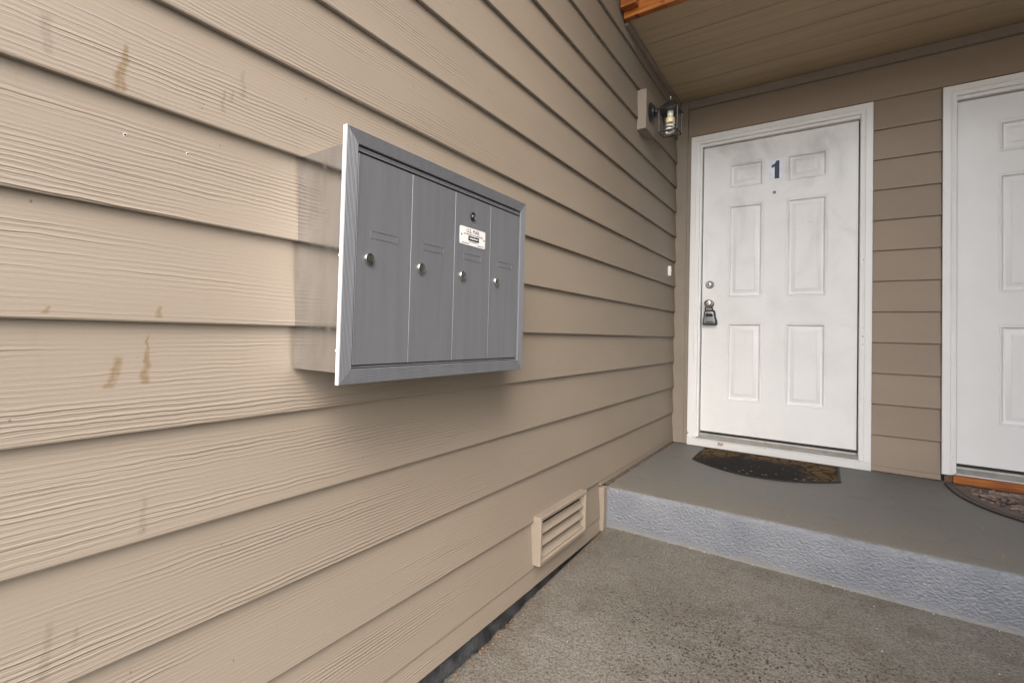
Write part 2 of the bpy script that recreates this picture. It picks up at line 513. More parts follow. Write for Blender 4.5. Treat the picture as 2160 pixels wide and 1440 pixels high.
def mail_side():
    n = NT('mill finish aluminium sheet')
    f = n.noise(n.vec(n.math('MULTIPLY', n.x, 30), n.math('MULTIPLY', n.y, 4), n.math('MULTIPLY', n.z, 9)), 1.0, 5, 0.6)
    c = n.mix(n.ramp(f, 0.3, 0.7), (0.56, 0.57, 0.59), (0.66, 0.67, 0.69))
    r = n.ramp(n.noise(n.vec(n.math('MULTIPLY', n.x, 60), n.y, n.math('MULTIPLY', n.z, 5)), 1.0, 4), 0.3, 0.75, 0.10, 0.24)
    return n.set(color=c, rough=r, metal=1.0, normal=n.bump(n.noise(scale=6, detail=2), 0.0015, 0.25))
M_MSIDE = mail_side()
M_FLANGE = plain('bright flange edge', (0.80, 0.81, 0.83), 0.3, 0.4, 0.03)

def mat_dark():
    n = NT('worn printed doormat')
    v = n.vec(n.math('ADD', n.x, n.math('MULTIPLY', n.noise(scale=11, detail=2), 0.10)), n.math('ADD', n.y, n.math('MULTIPLY', n.noise(scale=13, detail=2), 0.10)), 0.0)
    e = n.voro(v, 17, 'DISTANCE_TO_EDGE')
    line = n.ramp(e, 0.05, 0.12, 1.0, 0.0)
    dx = n.math('MULTIPLY', n.math('SUBTRACT', n.x, 0.57), 2.6)
    dy = n.math('MULTIPLY', n.math('ADD', n.y, 0.46), 3.0)
    rad = n.math('SQRT', n.math('ADD', n.math('MULTIPLY', dx, dx), n.math('MULTIPLY', dy, dy)))
    worn = n.ramp(n.math('ADD', rad, n.math('MULTIPLY_ADD', n.noise(scale=7, detail=4), 0.7, -0.35)), 0.55, 1.05)
    tan = n.mix(n.noise(scale=20, detail=4), (0.165, 0.100, 0.032), (0.080, 0.044, 0.014))
    c = n.mix(line, tan, (0.012, 0.008, 0.006))
    c = n.mix(worn, (0.009, 0.008, 0.007), c)
    sp = n.voro(scale=26)
    k = n.math('MULTIPLY', n.ramp(sp, 0.14, 0.22, 0.9, 0.0), n.ramp(n.noise(scale=9, detail=1), 0.46, 0.52))
    c = n.mix(n.math('MULTIPLY', k, n.ramp(n.y, -0.62, -0.30, 1.0, 0.2)), c, (0.30, 0.27, 0.24))
    h = n.math('ADD', n.math('MULTIPLY', line, -1.0), n.math('MULTIPLY', n.noise(scale=300, detail=2), 0.7))
    return n.set(color=c, rough=0.85, spec=0.2, normal=n.bump(h, 0.002, 0.8))
M_MAT1 = mat_dark()
M_MAT2 = plain('brown moulded rubber mat', (0.070, 0.045, 0.034), 0.55, 0, 0.25, 18, 0.001)
M_MAT2H = plain('worn raised rubber leaf', (0.205, 0.145, 0.112), 0.5, 0, 0.45, 25, 0.001)
M_MAT2D = plain('dark mat rim', (0.030, 0.022, 0.018), 0.5, 0, 0.2, 25)

# ------------------------------------------------------------------ setting: ground, walk, porch
PORCH = 0.20
STEP_Y = -1.348
SLOPE = 0.046
def struct(o, label=None):
    o['kind'] = 'structure'
    return o

m = MB(); m.poly([(-150, -150, -0.62), (150, -150, -0.62), (150, 150, -0.62), (-150, 150, -0.62)])
struct(m.build('ground', M_GROUND))

# the walk falls away from the step; ragged edge against the wall
m = MB()
ny = 420
rows = []
Y0, Y1 = -9.0, STEP_Y
ys = [Y0 + (Y1-Y0)*((i/ny)**0.45) for i in range(ny+1)]
def wz(y): return SLOPE*(y - STEP_Y)
for y in ys:
    e = 0.014 + 0.026*mnoise.noise((y*5.1, 1.3, 0)) + 0.020*mnoise.noise((y*19, 4.0, 0)) + 0.011*mnoise.noise((y*55, 2.0, 0))
    near = max(0.0, min(1.0, (-1.95 - y)/0.5))
    ex = 0.002 + max(-0.012, e-0.006)*near*0.75
    z = wz(y)
    lump = 0.007*mnoise.noise((y*34, 9, 0))*near
    rows.append([(ex-0.012, y, z-0.12), (ex, y, z-0.028), (ex+0.006, y, z-0.010+lump), (ex+0.022, y, z-0.001+lump), (ex+0.06, y, z), (1.2, y, z), (4.2, y, z)])
m.grid(rows)
m.poly([(0.004, Y0, wz(Y0)-0.12), (4.2, Y0, wz(Y0)-0.12), (4.2, Y0, wz(Y0)), (0.10, Y0, wz(Y0))])
m.poly([(4.2, Y0, wz(Y0)), (4.2, Y0, -0.62), (4.2, Y1, -0.62), (4.2, Y1, 0)])
struct(m.build('walkway', M_WALK, smooth=True, angle=50))

# porch slab: lumpy front arris, tread and riser painted differently
m = MB()
nx = 220
prof = [(0.0, 0.0, 1), (0.0, 0.09, 1), (0.0, 0.172, 1), (0.003, 0.187, 1), (0.012, 0.196, 1), (0.022, PORCH-0.001, 0), (0.05, PORCH, 0), (0.7, PORCH, 0), (1.44, PORCH, 0)]
rows = []
for i in range(nx+1):
    x = 0.001 + 4.2*i/nx
    j = 0.0022*mnoise.noise((x*24, 0, 3)) + 0.0016*mnoise.noise((x*60, 5, 3))
    r_ = []
    for k, (dy, z, mi) in enumerate(prof):
        jj = j if 2 <= k <= 5 else 0
        r_.append((x, STEP_Y + dy + jj, z + (0.6*jj if 3 <= k <= 5 else 0) if k else -0.08))
    rows.append(r_)
vr = m.grid(rows)
for f in m.bm.faces:
    c = f.calc_center_median()
    f.material_index = 0 if c.y > STEP_Y + 0.013 else 1
struct(m.build('porch_slab', [M_PORCH, M_RISER], smooth=True, angle=60))

# ------------------------------------------------------------------ side wall
WALL_Y0, WALL_TOP = -7.0, 28
side = thing('side_wall', 'long tan lap siding wall on which the grey mailbox unit hangs', 'wall', (0, -3.5, 0))

def board_mesh(axis, a0, a1, hgt, name, mat, parent, z, tilt=0.0132, th=0.0110, wav=0.0006, seed=0.0, step=0.12):
    """lap board: lower front edge on the wall plane, face leaning back upwards"""
    m = MB()
    nseg = max(1, int((a1-a0)/step))
    k = tilt/EXPO
    rows = []
    for i in range(nseg+1):
        a = a0 + (a1-a0)*i/nseg
        w_ = wav*mnoise.noise((a*1.7, seed, 0.5))*1.4
        wz_ = wav*mnoise.noise((a*2.3, seed+7, 0.5))*1.2
        pr = [(0.0012+w_-0.0012, 0.0012), (w_, 0.0026), (w_ - k*hgt, hgt), (w_ - k*hgt - th, hgt), (-th+w_, 0.0)]
        pr[0] = (w_-0.0011, 0.0)
        rows.append([((d, a, z+zz+wz_) if axis == 'y' else (a, -d, z+zz+wz_)) for d, zz in pr])
    r = m.grid(rows, closed=True)
    m.cap(r[0][::-1]); m.cap(r[-1])
    return child(m, name, mat, parent)

OVER = 0.026
for k in range(-5, WALL_TOP-4):
    z = LAP0 + k*EXPO
    if z + EXPO > 5.6: break
    if k == -5:
        board_mesh('y', WALL_Y0, STEP_Y - 0.045, EXPO+OVER, 'siding_board', M_SIDE, side, z, seed=k*1.3)
        continue
    board_mesh('y', WALL_Y0, -0.002, EXPO+OVER, 'siding_board', side_mat(k), side, z, seed=k*1.3)
# starter course, cut short above the foundation, with one butt joint
zb = -0.022
hb = LAP0 - 5*EXPO + OVER - zb
board_mesh('y', WALL_Y0, -2.0625, hb, 'siding_board', M_SIDE, side, zb, tilt=0.0132, th=0.0110, seed=31)
board_mesh('y', -2.0605, STEP_Y-0.045, hb, 'siding_board', M_SIDE, side, zb, tilt=0.0132, th=0.0110, seed=33)
# course cut off above the landing
board_mesh('y', STEP_Y-0.046, -0.002, 0.05, 'siding_board', M_SIDE, side, PORCH+0.0105, tilt=0.0132, th=0.0110, seed=35)
# end grain board where the landing meets the wall
m = MB(); m.box(-0.012, 0.018, -1.392, -1.351, -0.015, 0.205, 0.003)
child(m, 'trim_block', M_TRIM, side)
# foundation with its tar coating, behind the boards
m = MB()
rows = []
for i in range(140):
    y = WALL_Y0 + (STEP_Y - WALL_Y0)*(i/139)**0.5
    rows.append([(-0.024, y, 0.03), (-0.022+0.004*mnoise.noise((y*6, 0, 1)), y, -0.05), (-0.012+0.010*mnoise.noise((y*7, 2, 1)), y, -0.10), (0.02+0.012*mnoise.noise((y*5, 3, 1)), y, -0.17), (0.06, y, -0.35)])
m.grid(rows)
child(m, 'foundation', M_TAR, side, smooth=True, angle=80)
m = MB(); m.box(-0.16, -0.040, WALL_Y0, 0.30, -0.6, 5.6)
child(m, 'wall_core', M_CORE, side)
# dark caulk and grit in the joint between landing and wall
m = MB()
rows = []
for i in range(120):
    y = STEP_Y + 0.01 + (1.335)*i/119
    w_ = 0.012 + 0.008*mnoise.noise((y*9, 0, 8)) + 0.006*mnoise.noise((y*31, 0, 8))
    hh = 0.006 + 0.005*mnoise.noise((y*14, 2, 8)) + 0.003*mnoise.noise((y*50, 2, 8))
    rows.append([(-0.004, y, PORCH+0.009), (max(0.003, w_*0.5), y, PORCH+max(0.002, hh)), (max(0.006, w_), y, PORCH-0.002)])
m.grid(rows)
child(m, 'caulk_joint', M_CAULK, side, smooth=True, angle=80)

# old screw holes
for (y, z) in ((-3.4675, 1.2779), (-3.3716, 1.2761)):
    m = MB()
    zl = (z - LAP0) % EXPO
    x = -0.0132/EXPO*zl
    m.lathe((x-0.0012, y, z), (1, 0, 0), [(0.0030, 0.0), (0.0030, 0.0016), (0.0018, 0.0018)], 12)
    h = child(m, 'screw_hole_rim', M_CHALK, side)
    m = MB(); m.lathe((x+0.0004, y, z), (1, 0, 0), [(0.0017, 0.0), (0.0017, 0.0006)], 10)
    child(m, 'screw_hole', M_DARK, side)

# ------------------------------------------------------------------ back wall with the doors
XR = 2.584
back = thing('back_wall', 'short tan siding wall behind the landing, pierced by two white doors', 'wall', (2.0, 0, PORCH))
D1 = (0.176, 1.069); D2 = (1.514, 2.407)
CW = 0.061
c1 = (D1[0]-0.079, D1[1]+0.068); c2 = (D2[0]-0.068, D2[1]+0.079)
zt = LAP0 + 8*EXPO
for k in range(-4, 8):
    z = LAP0 + k*EXPO
    board_mesh('x', c1[1]+0.001, c2[0]-0.001, EXPO+OVER, 'siding_board', M_BACK, back, z, tilt=0.0135, th=0.0115, wav=0.0003, seed=k*2.1+60)
    board_mesh('x', c2[1]+0.001, XR-0.001, EXPO+OVER, 'siding_board', M_BACK, back, z, tilt=0.0135, th=0.0115, seed=k*2.1+90)
board_mesh('x', 0.0715, XR, 0.214, 'siding_board', M_BACK, back, zt, tilt=0.0135, th=0.0115, seed=120)
zs = LAP0 - 4*EXPO
board_mesh('x', c1[1]+0.001, c2[0]-0.001, zs + OVER - (PORCH+0.004), 'siding_board', M_BACK, back, PORCH+0.004, tilt=0.0135, th=0.0115, wav=0.0003, seed=130)
board_mesh('x', c2[1]+0.001, XR, zs + OVER - (PORCH+0.004), 'siding_board', M_BACK, back, PORCH+0.004, tilt=0.0135, th=0.0115, seed=131)
m = MB(); m.box(-0.012, 0.070, -0.010, 0.02, PORCH+0.004, 2.708, 0.002); child(m, 'corner_board', M_TRIM, back)
m = MB(); m.box(0.0705, c1[0]+0.004, -0.007, 0.02, PORCH+0.004, zt-0.002, 0.001); child(m, 'filler_strip', M_TRIM, back)
m = MB(); m.box(0.0715, XR, -0.010, 0.02, 2.650, 2.7075, 0.003); child(m, 'frieze_board', M_TRIM, back)
m = MB()
m.box(-0.15, XR+0.1, 0.095, 0.20, -0.3, 3.0)
m.box(-0.036, c1[0]+0.03, 0.022, 0.0945, -0.3, 2.74)
m.box(c1[1]-0.03, c2[0]+0.03, 0.022, 0.0945, -0.3, 2.74)
m.box(c2[1]-0.03, XR+0.1, 0.022, 0.0945, -0.3, 2.74)
m.box(c1[0]+0.03, c1[1]-0.03, 0.022, 0.0945, 2.40, 2.74)
m.box(c2[0]+0.03, c2[1]-0.03, 0.022, 0.0945, 2.40, 2.74)
child(m, 'wall_core', M_CORE, back)
# grubby joint at the foot of the siding
m = MB(); m.box(c1[1]+0.002, c2[0]+0.012, -0.0035, 0.004, PORCH-0.004, PORCH+0.006); child(m, 'caulk_joint', M_CAULK, back)

# ------------------------------------------------------------------ unseen right wall, added to shade the entry recess
rightw = thing('shade_wall', 'unseen tan lap siding wall added on the far side to shade the entry recess', 'wall', (XR, -3.0, 0))
for k in range(-6, 24):
    z = LAP0 + k*EXPO
    m = MB()
    kk = 0.0112/EXPO
    hgt = EXPO + OVER
    rows = [[(XR, y, z), (XR+kk*hgt, y, z+hgt), (XR+kk*hgt+0.01, y, z+hgt), (XR+0.01, y, z)] for y in (-4.4, -0.002)]
    r = m.grid(rows, closed=True); m.cap(r[0][::-1]); m.cap(r[1])
    child(m, 'siding_board', M_SIDE, rightw)
m = MB(); m.box(XR+0.03, XR+0.16, -4.398, 0.3, -0.6, 5.3); child(m, 'wall_core', M_CORE, rightw)

# ------------------------------------------------------------------ porch roof and ceiling
CZ = 2.709
roof = thing('porch_roof', 'flat boarded tan porch ceiling under a small roof', 'porch roof', (2, -0.6, CZ))
edges = []
y = -1.172
PW = 0.1465
while y < -0.02:
    y2 = min(y+PW, -0.001)
    dz = random.uniform(-0.0006, 0.0006)
    ip = len(edges); edges.append(y)
    ga, gb = (0.0036, 0.0014) if ip % 2 == 0 else (0.0014, 0.0036)
    m = MB(); m.box(0.001, XR, y+ga, y2-gb, CZ+dz, CZ+0.016, 0.0030, 1)
    child(m, 'ceiling_plank', M_CEIL, roof)
    # shallow centre bead of each plank
    y = y2
m = MB(); m.box(0.0005, XR, -1.168, -0.002, CZ+0.017, CZ+0.05); child(m, 'roof_deck', M_CORE, roof)
m = MB(); m.box(-0.03, XR+0.1, -1.168, 0.3, CZ+0.0505, CZ+0.30); child(m, 'roof_body', M_CORE, roof)
m = MB(); m.box(-0.006, 0.020, -1.168, -0.011, CZ-0.024, CZ-0.001, 0.004); child(m, 'ceiling_trim', M_TRIM, roof)

shade_eave = thing('shade_roof', 'unseen roof overhang added high above the porch to shade the entry recess', 'roof', (1.3, -1.0, 3.6))
EV_Y, EV_Z = -2.8, 3.5  # unseen overhang, added to keep top light off the inner walls
ye = EV_Y
while ye < 0.29:
    m = MB(); m.box(0.002, XR-0.002, ye+0.0015, min(ye+0.14, 0.3)-0.0015, EV_Z, EV_Z+0.018); child(m, 'shade_roof_board', M_CEIL, shade_eave)
    ye += 0.14
m = MB(); m.box(0.002, XR-0.002, EV_Y, 0.3, EV_Z+0.0185, EV_Z+0.22); child(m, 'roof_body', M_CORE, shade_eave)
m = MB(); m.box(0.002, XR-0.002, EV_Y-0.036, EV_Y-0.0005, EV_Z-0.02, EV_Z+0.24, 0.003); child(m, 'shade_roof_fascia', M_TRIM, shade_eave)

beam = thing('cedar_beam', 'orange stained cedar beam along the front edge of the porch ceiling', 'beam', (2, -1.2, CZ))
m = MB(); m.box(0.004, XR, -1.212, -1.1735, CZ-0.013, CZ+0.29, 0.003); child(m, 'beam', M_CEDAR, beam)
m = MB(); m.box(0.003, 0.088, -1.262, -1.2125, CZ+0.022, CZ+0.29, 0.003); child(m, 'end_block', M_CEDAR, beam)

# ------------------------------------------------------------------ doors
PX = [(0.163, 0.381), (0.512, 0.738)]
PZ = [(0.229, 0.777), (0.952, 1.606), (1.722, 1.899)]
SZ0, SZ1 = 0.306, 2.348
SY = 0.030
def entry_door(D, cc, M_D, label, loc_label, sill_mat, sill_x):
    x0, x1 = D
    t = thing('entry_door', label, 'door', ((x0+x1)/2, 0.0, PORCH), 'white entry doors on the landing')
    # slab, openings left for the pressed panels
    m = MB()
    xs = [0.0, PX[0][0], PX[0][1], PX[1][0], PX[1][1], x1-x0]
    zs_ = [0.0, PZ[0][0], PZ[0][1], PZ[1][0], PZ[1][1], PZ[2][0], PZ[2][1], SZ1-SZ0]
    for i in range(5):
        for j in range(7):
            if i in (1, 3) and j in (1, 3, 5): continue
            m.poly([(x0+xs[i], SY, SZ0+zs_[j]), (x0+xs[i+1], SY, SZ0+zs_[j]), (x0+xs[i+1], SY, SZ0+zs_[j+1]), (x0+xs[i], SY, SZ0+zs_[j+1])])
    bmesh.ops.remove_doubles(m.bm, verts=m.bm.verts[:], dist=1e-5)
    for (a, b) in (((x0, SZ0), (x1, SZ0)), ((x1, SZ0), (x1, SZ1)), ((x1, SZ1), (x0, SZ1)), ((x0, SZ1), (x0, SZ0))):
        m.poly([(a[0], SY, a[1]), (b[0], SY, b[1]), (b[0], SY+0.044, b[1]), (a[0], SY+0.044, a[1])])
    m.poly([(x0, SY+0.044, SZ0), (x1, SY+0.044, SZ0), (x1, SY+0.044, SZ1), (x0, SY+0.044, SZ1)])
    slab = child(m, 'slab', M_D, t)
    prof = [(0.0, 0.0), (0.002, 0.0030), (0.005, 0.0030), (0.007, -0.0012), (0.012, -0.0012), (0.016, 0.006), (0.021, 0.0125), (0.027, 0.0135), (0.032, 0.0120), (0.047, 0.0030), (0.050, 0.0026), (0.052, 0.0006)]
    for (a, b) in PX:
        for (c, d) in PZ:
            m = MB()
            rings = []
            for ins, dep in prof:
                rings.append([(x0+a+ins, SY+dep, SZ0+c+ins), (x0+b-ins, SY+dep, SZ0+c+ins), (x0+b-ins, SY+dep, SZ0+d-ins), (x0+a+ins, SY+dep, SZ0+d-ins)])
            vr = m.grid(rings, closed=True)
            m.cap(vr[-1])
            child(m, 'panel', M_D, slab, smooth=True, angle=28)
    # jambs and stops
    m = MB()
    m.box(cc[0]+0.050, x0-0.006, -0.004, 0.090, PORCH+0.052, 2.40, 0.001)
    m.box(x1+0.006, cc[1]-0.050, -0.004, 0.090, PORCH+0.052, 2.40, 0.001)
    m.box(cc[0]+0.050, cc[1]-0.050, -0.0035, 0.090, SZ1+0.004, 2.401, 0.001)
    child(m, 'jamb', M_CASE, t)
    m = MB()
    m.box(x0-0.010, x0+0.012, SY+0.0445, 0.0935, SZ0, 2.36)
    m.box(x1-0.012, x1+0.010, SY+0.0445, 0.0935, SZ0, 2.36)
    m.box(x0, x1, SY+0.0446, 0.0934, SZ1-0.01, 2.36)
    child(m, 'weatherstrip', M_RUBBER, t)
    # casing, mitred at the head
    cz0 = PORCH+0.0535 if sill_mat is M_SILLW else PORCH+0.046
    H = 2.431 - cz0
    pc = [(0.0, 0.0), (0.0, 0.0145), (0.002, 0.017), (0.034, 0.017), (0.037, 0.0135), (0.042, 0.0125), (0.046, 0.0145), (0.058, 0.0135), (0.0605, 0.011), (CW, 0.0)]
    ph = [(d*1.22, h_) for d, h_ in pc]
    for s_ in ('left', 'right', 'top'):
        m = MB()
        rail(m, (cc[0], -0.0045, cz0), (1, 0, 0), (0, 0, 1), (0, -1, 0), cc[1]-cc[0], H, pc, s_, True)
        child(m, 'casing_board', M_CASE, t)
    # sloping metal sill, then the board below it
    m = MB()
    m.prism([(cc[0]+0.056, -0.026, PORCH+0.053), (cc[0]+0.056, -0.026, PORCH+0.058), (cc[0]+0.056, -0.012, PORCH+0.062), (cc[0]+0.056, 0.025, PORCH+0.079), (cc[0]+0.056, 0.030, PORCH+0.088), (cc[0]+0.056, 0.088, PORCH+0.090), (cc[0]+0.056, 0.088, PORCH+0.053)], (cc[1]-cc[0]-0.112, 0, 0))
    th = child(m, 'threshold', M_ALU, t)
    m = MB(); m.box(cc[0]+0.058, cc[1]-0.058, -0.0285, -0.0262, PORCH+0.0525, PORCH+0.0592, 0.0007, 1); child(m, 'threshold_lip', M_FLANGE, t)
    m = MB(); m.box(x0+0.002, x1-0.002, SY+0.006, SY+0.040, SZ0-0.0165, SZ0-0.0005); child(m, 'door_sweep', M_RUBBER, t)
    m = MB(); m.box(sill_x[0], sill_x[1], -0.0245, 0.02, PORCH+0.003, PORCH+0.0520, 0.002); child(m, 'sill_board', sill_mat, t)
    return t, slab

door1, slab1 = entry_door(D1, c1, M_DOOR1, 'scuffed white six panel door numbered 1, with lockbox on its knob', '', M_SILLW, (c1[0], c1[1]))
door2, slab2 = entry_door(D2, c2, M_DOOR2, 'clean white six panel door above an orange cedar sill', '', M_CEDAR, (c2[0]+0.046, c2[1]-0.02))
m = MB(); m.box(c2[0]+0.012, c2[0]+0.0455, -0.006, 0.02, PORCH+0.002, PORCH+0.045, 0.001); child(m, 'sill_end_gap', M_DIRT, door2)

# knocked and flaking paint on the casing of door 1
rc = random.Random(5)
for (cx, cz, n_, sx, sz) in ((c1[0]+0.004, 0.275, 9, 0.010, 0.022), (c1[0]+0.040, 0.262, 5, 0.016, 0.005), (c1[1]-0.044, 1.46, 4, 0.004, 0.020), (c1[1]-0.046, 1.02, 5, 0.004, 0.10), (c1[1]-0.030, 0.62, 2, 0.010, 0.02)):
    for q in range(n_):
        x, z = cx + rc.uniform(-sx, sx), cz + rc.uniform(-sz, sz)
        if x < c1[0]+0.002: x = c1[0]+0.002
        m = MB(); r_ = rc.uniform(0.0012, 0.0035)
        pts_ = []
        for a in range(7):
            rr = r_*rc.uniform(0.5, 1.3); an = a/7*2*math.pi
            pts_.append((x + rr*math.cos(an), -0.0217, z + 1.5*rr*math.sin(an)))
        m.prism(pts_, (0, 0.0006, 0)); child(m, 'paint_chip', rc.choice((M_CAULK, M_CHALK, M_STEEL)), door1)

# door 1 furniture
def deadbolt(t, x, z):
    m = MB()
    m.lathe((x, SY, z), (0, -1, 0), [(0.029, 0.0), (0.029, 0.003), (0.025, 0.010), (0.0175, 0.020), (0.0165, 0.0215), (0.0160, 0.0205), (0.0, 0.0205)], 28)
    d = child(m, 'deadbolt', M_STEEL, t, smooth=True)
    m = MB(); m.lathe((x, SY-0.0205, z), (0, -1, 0), [(0.0095, 0.0), (0.0095, 0.002), (0.008, 0.003), (0.0, 0.003)], 20)
    c = child(m, 'cylinder', M_NICKEL, d, smooth=True)
    m = MB(); m.box(x-0.0008, x+0.0008, SY-0.0242, SY-0.0232, z-0.005, z+0.004); child(m, 'keyway', M_INK, d)
    return d
def knob(t, x, z):
    m = MB()
    m.lathe((x, SY, z), (0, -1, 0), [(0.031, 0.0), (0.031, 0.004), (0.026, 0.009), (0.013, 0.012), (0.0115, 0.030), (0.016, 0.036), (0.0255, 0.043), (0.0275, 0.052), (0.0262, 0.060), (0.021, 0.066), (0.013, 0.068), (0.0, 0.068)], 28)
    k = child(m, 'door_knob', M_NICKEL, t, smooth=True, angle=45)
    m = MB(); m.lathe((x, SY-0.068, z), (0, -1, 0), [(0.0085, -0.001), (0.0085, 0.0012), (0.0, 0.0012)], 18); child(m, 'cylinder', M_STEEL, k, smooth=True)
    m = MB(); m.box(x-0.0008, x+0.0008, SY-0.0702, SY-0.0691, z-0.0045, z+0.0045); child(m, 'keyway', M_INK, k)
    return k
deadbolt(door1, 0.2255, 1.353)
knob(door1, 0.2265, 1.215)
knob(door2, D2[1]-0.05, 1.215); deadbolt(door2, D2[1]-0.05, 1.353)
m = MB(); m.lathe((0.619, SY, 1.964), (0, -1, 0), [(0.0095, 0.0), (0.0095, 0.003), (0.0075, 0.0045), (0.0048, 0.0042), (0.0044, 0.0022), (0.0, 0.0018)], 22)
ph_ = child(m, 'peephole', M_BLACK, door1, smooth=True)
m = MB(); m.lathe((0.6185, SY-0.0019, 1.9635), (0, -1, 0), [(0.0040, 0.0), (0.003, 0.0011), (0.0, 0.0016)], 14); child(m, 'lens', M_STEEL, ph_, smooth=True)
# number sticker: pale sheet, white halo, navy 1
m = MB(); m.box(0.588, 0.667, SY-0.0010, SY-0.0002, 2.050, 2.187); st = child(m, 'number_sticker', M_STICK, door1)
def one(s, dy, grow):
    cx, z0 = 0.6235, 2.056
    W, Hh = 0.046, 0.122
    pts = [(0.40, 0.0), (1.0, 0.0), (1.0, 1.0), (0.60, 1.0), (0.42, 0.86), (0.0, 0.77), (0.0, 0.63), (0.40, 0.67)]
    out = []
    for px, pz in pts:
        out.append((cx - W/2 + px*W, dy, z0 + pz*Hh))
    return out
pts = one(1, SY-0.0016, 0)
cen = Vector((0.6285, SY-0.0016, 2.117))
m = MB()
ring = []
n_ = len(pts)
for i in range(n_):
    a = Vector(pts[i-1]); b = Vector(pts[i]); c = Vector(pts[(i+1) % n_])
    n1 = Vector(((b-a).z, 0, -(b-a).x)).normalized(); n2 = Vector(((c-b).z, 0, -(c-b).x)).normalized()
    nn = (n1+n2).normalized()
    q = b + nn*0.006/max(0.5, nn.dot(n1))
    ring.append((q.x, SY-0.0011, q.z))
m.prism(ring, (0, -0.0003, 0)); child(m, 'number_outline', M_WHITEP, st)
m = MB(); m.prism([(p[0], SY-0.0015, p[2]) for p in pts], (0, -0.0004, 0)); child(m, 'numeral', M_NAVY, st)

# key lockbox hanging from the knob
lb = thing('key_lockbox', 'black key lockbox with grey face hanging from the door knob', 'lockbox', (0.232, -0.005, 1.075))
def lb_outline(grow, y):
    cx = 0.2335
    pts = [(-0.044, 1.064), (-0.047, 1.072), (-0.046, 1.095), (-0.041, 1.118), (-0.037, 1.160), (-0.030, 1.170), (0.024, 1.170), (0.033, 1.160), (0.038, 1.118), (0.046, 1.095), (0.047, 1.072), (0.044, 1.064)]
    cz = 1.117
    return [(cx + px*grow, y, cz + (pz-cz)*grow) for px, pz in pts]
m = MB()
vr = m.grid([lb_outline(0.97, SY-0.003), lb_outline(1.0, SY-0.006), lb_outline(1.0, -0.004), lb_outline(0.95, -0.010)], closed=True)
m.cap(vr[0][::-1]); m.cap(vr[-1])
lbody = child(m, 'body', M_RUBBER, lb, smooth=True, angle=40)
m = MB()
vr = m.grid([lb_outline(0.80, -0.0095), lb_outline(0.79, -0.0125), lb_outline(0.74, -0.0140)], closed=True)
m.cap(vr[0][::-1]); m.cap(vr[-1])
face = child(m, 'face', M_LOCKGREY, lb, smooth=True, angle=40)
m = MB(); m.box(0.2100, 0.2560, -0.0158, -0.0135, 1.122, 1.144, 0.0008, 1); child(m, 'dial_window', M_INK, face)
for i in range(4):
    m = MB(); m.lathe((0.2150+i*0.0115, -0.0150, 1.133), (1, 0, 0), [(0.0070, -0.004), (0.0075, 0.0), (0.0070, 0.004)], 14); child(m, 'dial', M_RUBBER, face)
m = MB(); m.box(0.2095, 0.2580, -0.0156, -0.0135, 1.079, 1.086, 0.0006, 1); child(m, 'release_slot', M_INK, face)
for k in range(3):
    m = MB(); m.box(0.2160+0.013*k, 0.2225+0.013*k, -0.0149, -0.0138, 1.100, 1.106); child(m, 'button', M_STEEL, face)
m = MB()
sh = []
for i in range(15):
    a = math.pi*i/14
    sh.append((0.2265 + 0.0235*math.cos(a), SY-0.026, 1.168 + 0.040*math.sin(a) if 0 < i < 14 else 1.160))
m.tube([(0.2500, SY-0.026, 1.150)] + sh + [(0.2030, SY-0.026, 1.150)], 0.0042, 10)
child(m, 'shackle', M_BLACK, lb, smooth=True, angle=60)

# ------------------------------------------------------------------ mailbox unit
MX0, MXB, MXF = -0.002, 0.146, 0.157
MY0, MY1, MZ0, MZ1 = -3.151, -2.455, 0.8575, 1.374
mail = thing('wall_mailbox', 'grey four door mailbox unit with shiny aluminium side, mounted on the siding', 'mailbox', (0.0, (MY0+MY1)/2, MZ0))
BY0, BY1, BZ0, BZ1 = MY0+0.003, MY1-0.010, 0.881, 1.338
m = MB()
# open-fronted sheet metal body
for (a, b) in (((BY0, BZ0), (BY1, BZ0)), ((BY1, BZ0), (BY1, BZ1)), ((BY1, BZ1), (BY0, BZ1)), ((BY0, BZ1), (BY0, BZ0))):
    m.poly([(MX0, a[0], a[1]), (MX0, b[0], b[1]), (MXB-0.0005, b[0], b[1]), (MXB-0.0005, a[0], a[1])])
m.poly([(MX0, BY0, BZ0), (MX0, BY1, BZ0), (MX0, BY1, BZ1), (MX0, BY0, BZ1)])
bmesh.ops.remove_doubles(m.bm, verts=m.bm.verts[:], dist=1e-5)
body = child(m, 'body', M_MSIDE, mail)
for (x, z) in ((0.136, 1.283), (0.1405, 1.268)):
    m = MB(); m.lathe((x, BY0-0.0002, z), (0, -1, 0), [(0.0022, 0), (0.002, 0.0008), (0.0, 0.001)], 10); child(m, 'rivet', M_DARK, body)
for z in (1.115, 0.925):
    m = MB(); m.lathe((0.1425, BY0-0.0002, z), (0, -1, 0), [(0.0032, 0), (0.0028, 0.0014), (0.0, 0.002)], 10); child(m, 'rivet', M_FLANGE, body)
# ribbed trim frame, four mitred rails
FW = 0.030
prof = [(0.0, -0.011), (0.0, -0.0012), (0.0012, 0.0)]
nr = 8
for i in range(nr):
    a = 0.0016 + (FW-0.0032)*i/nr; p_ = (FW-0.0032)/nr
    prof += [(a+p_*0.30, 0.0), (a+p_*0.42, -0.0004), (a+p_*0.80, -0.0004), (a+p_*0.95, 0.0)]
prof += [(FW-0.0012, 0.0), (FW, -0.0012), (FW, -0.011)]
for s_ in ('left', 'right', 'top', 'bottom'):
    m = MB()
    rail(m, (MXF, MY0, MZ0), (0, 1, 0), (0, 0, 1), (1, 0, 0), MY1-MY0, MZ1-MZ0, prof, s_)
    child(m, 'frame_rail', M_MAIL, mail)
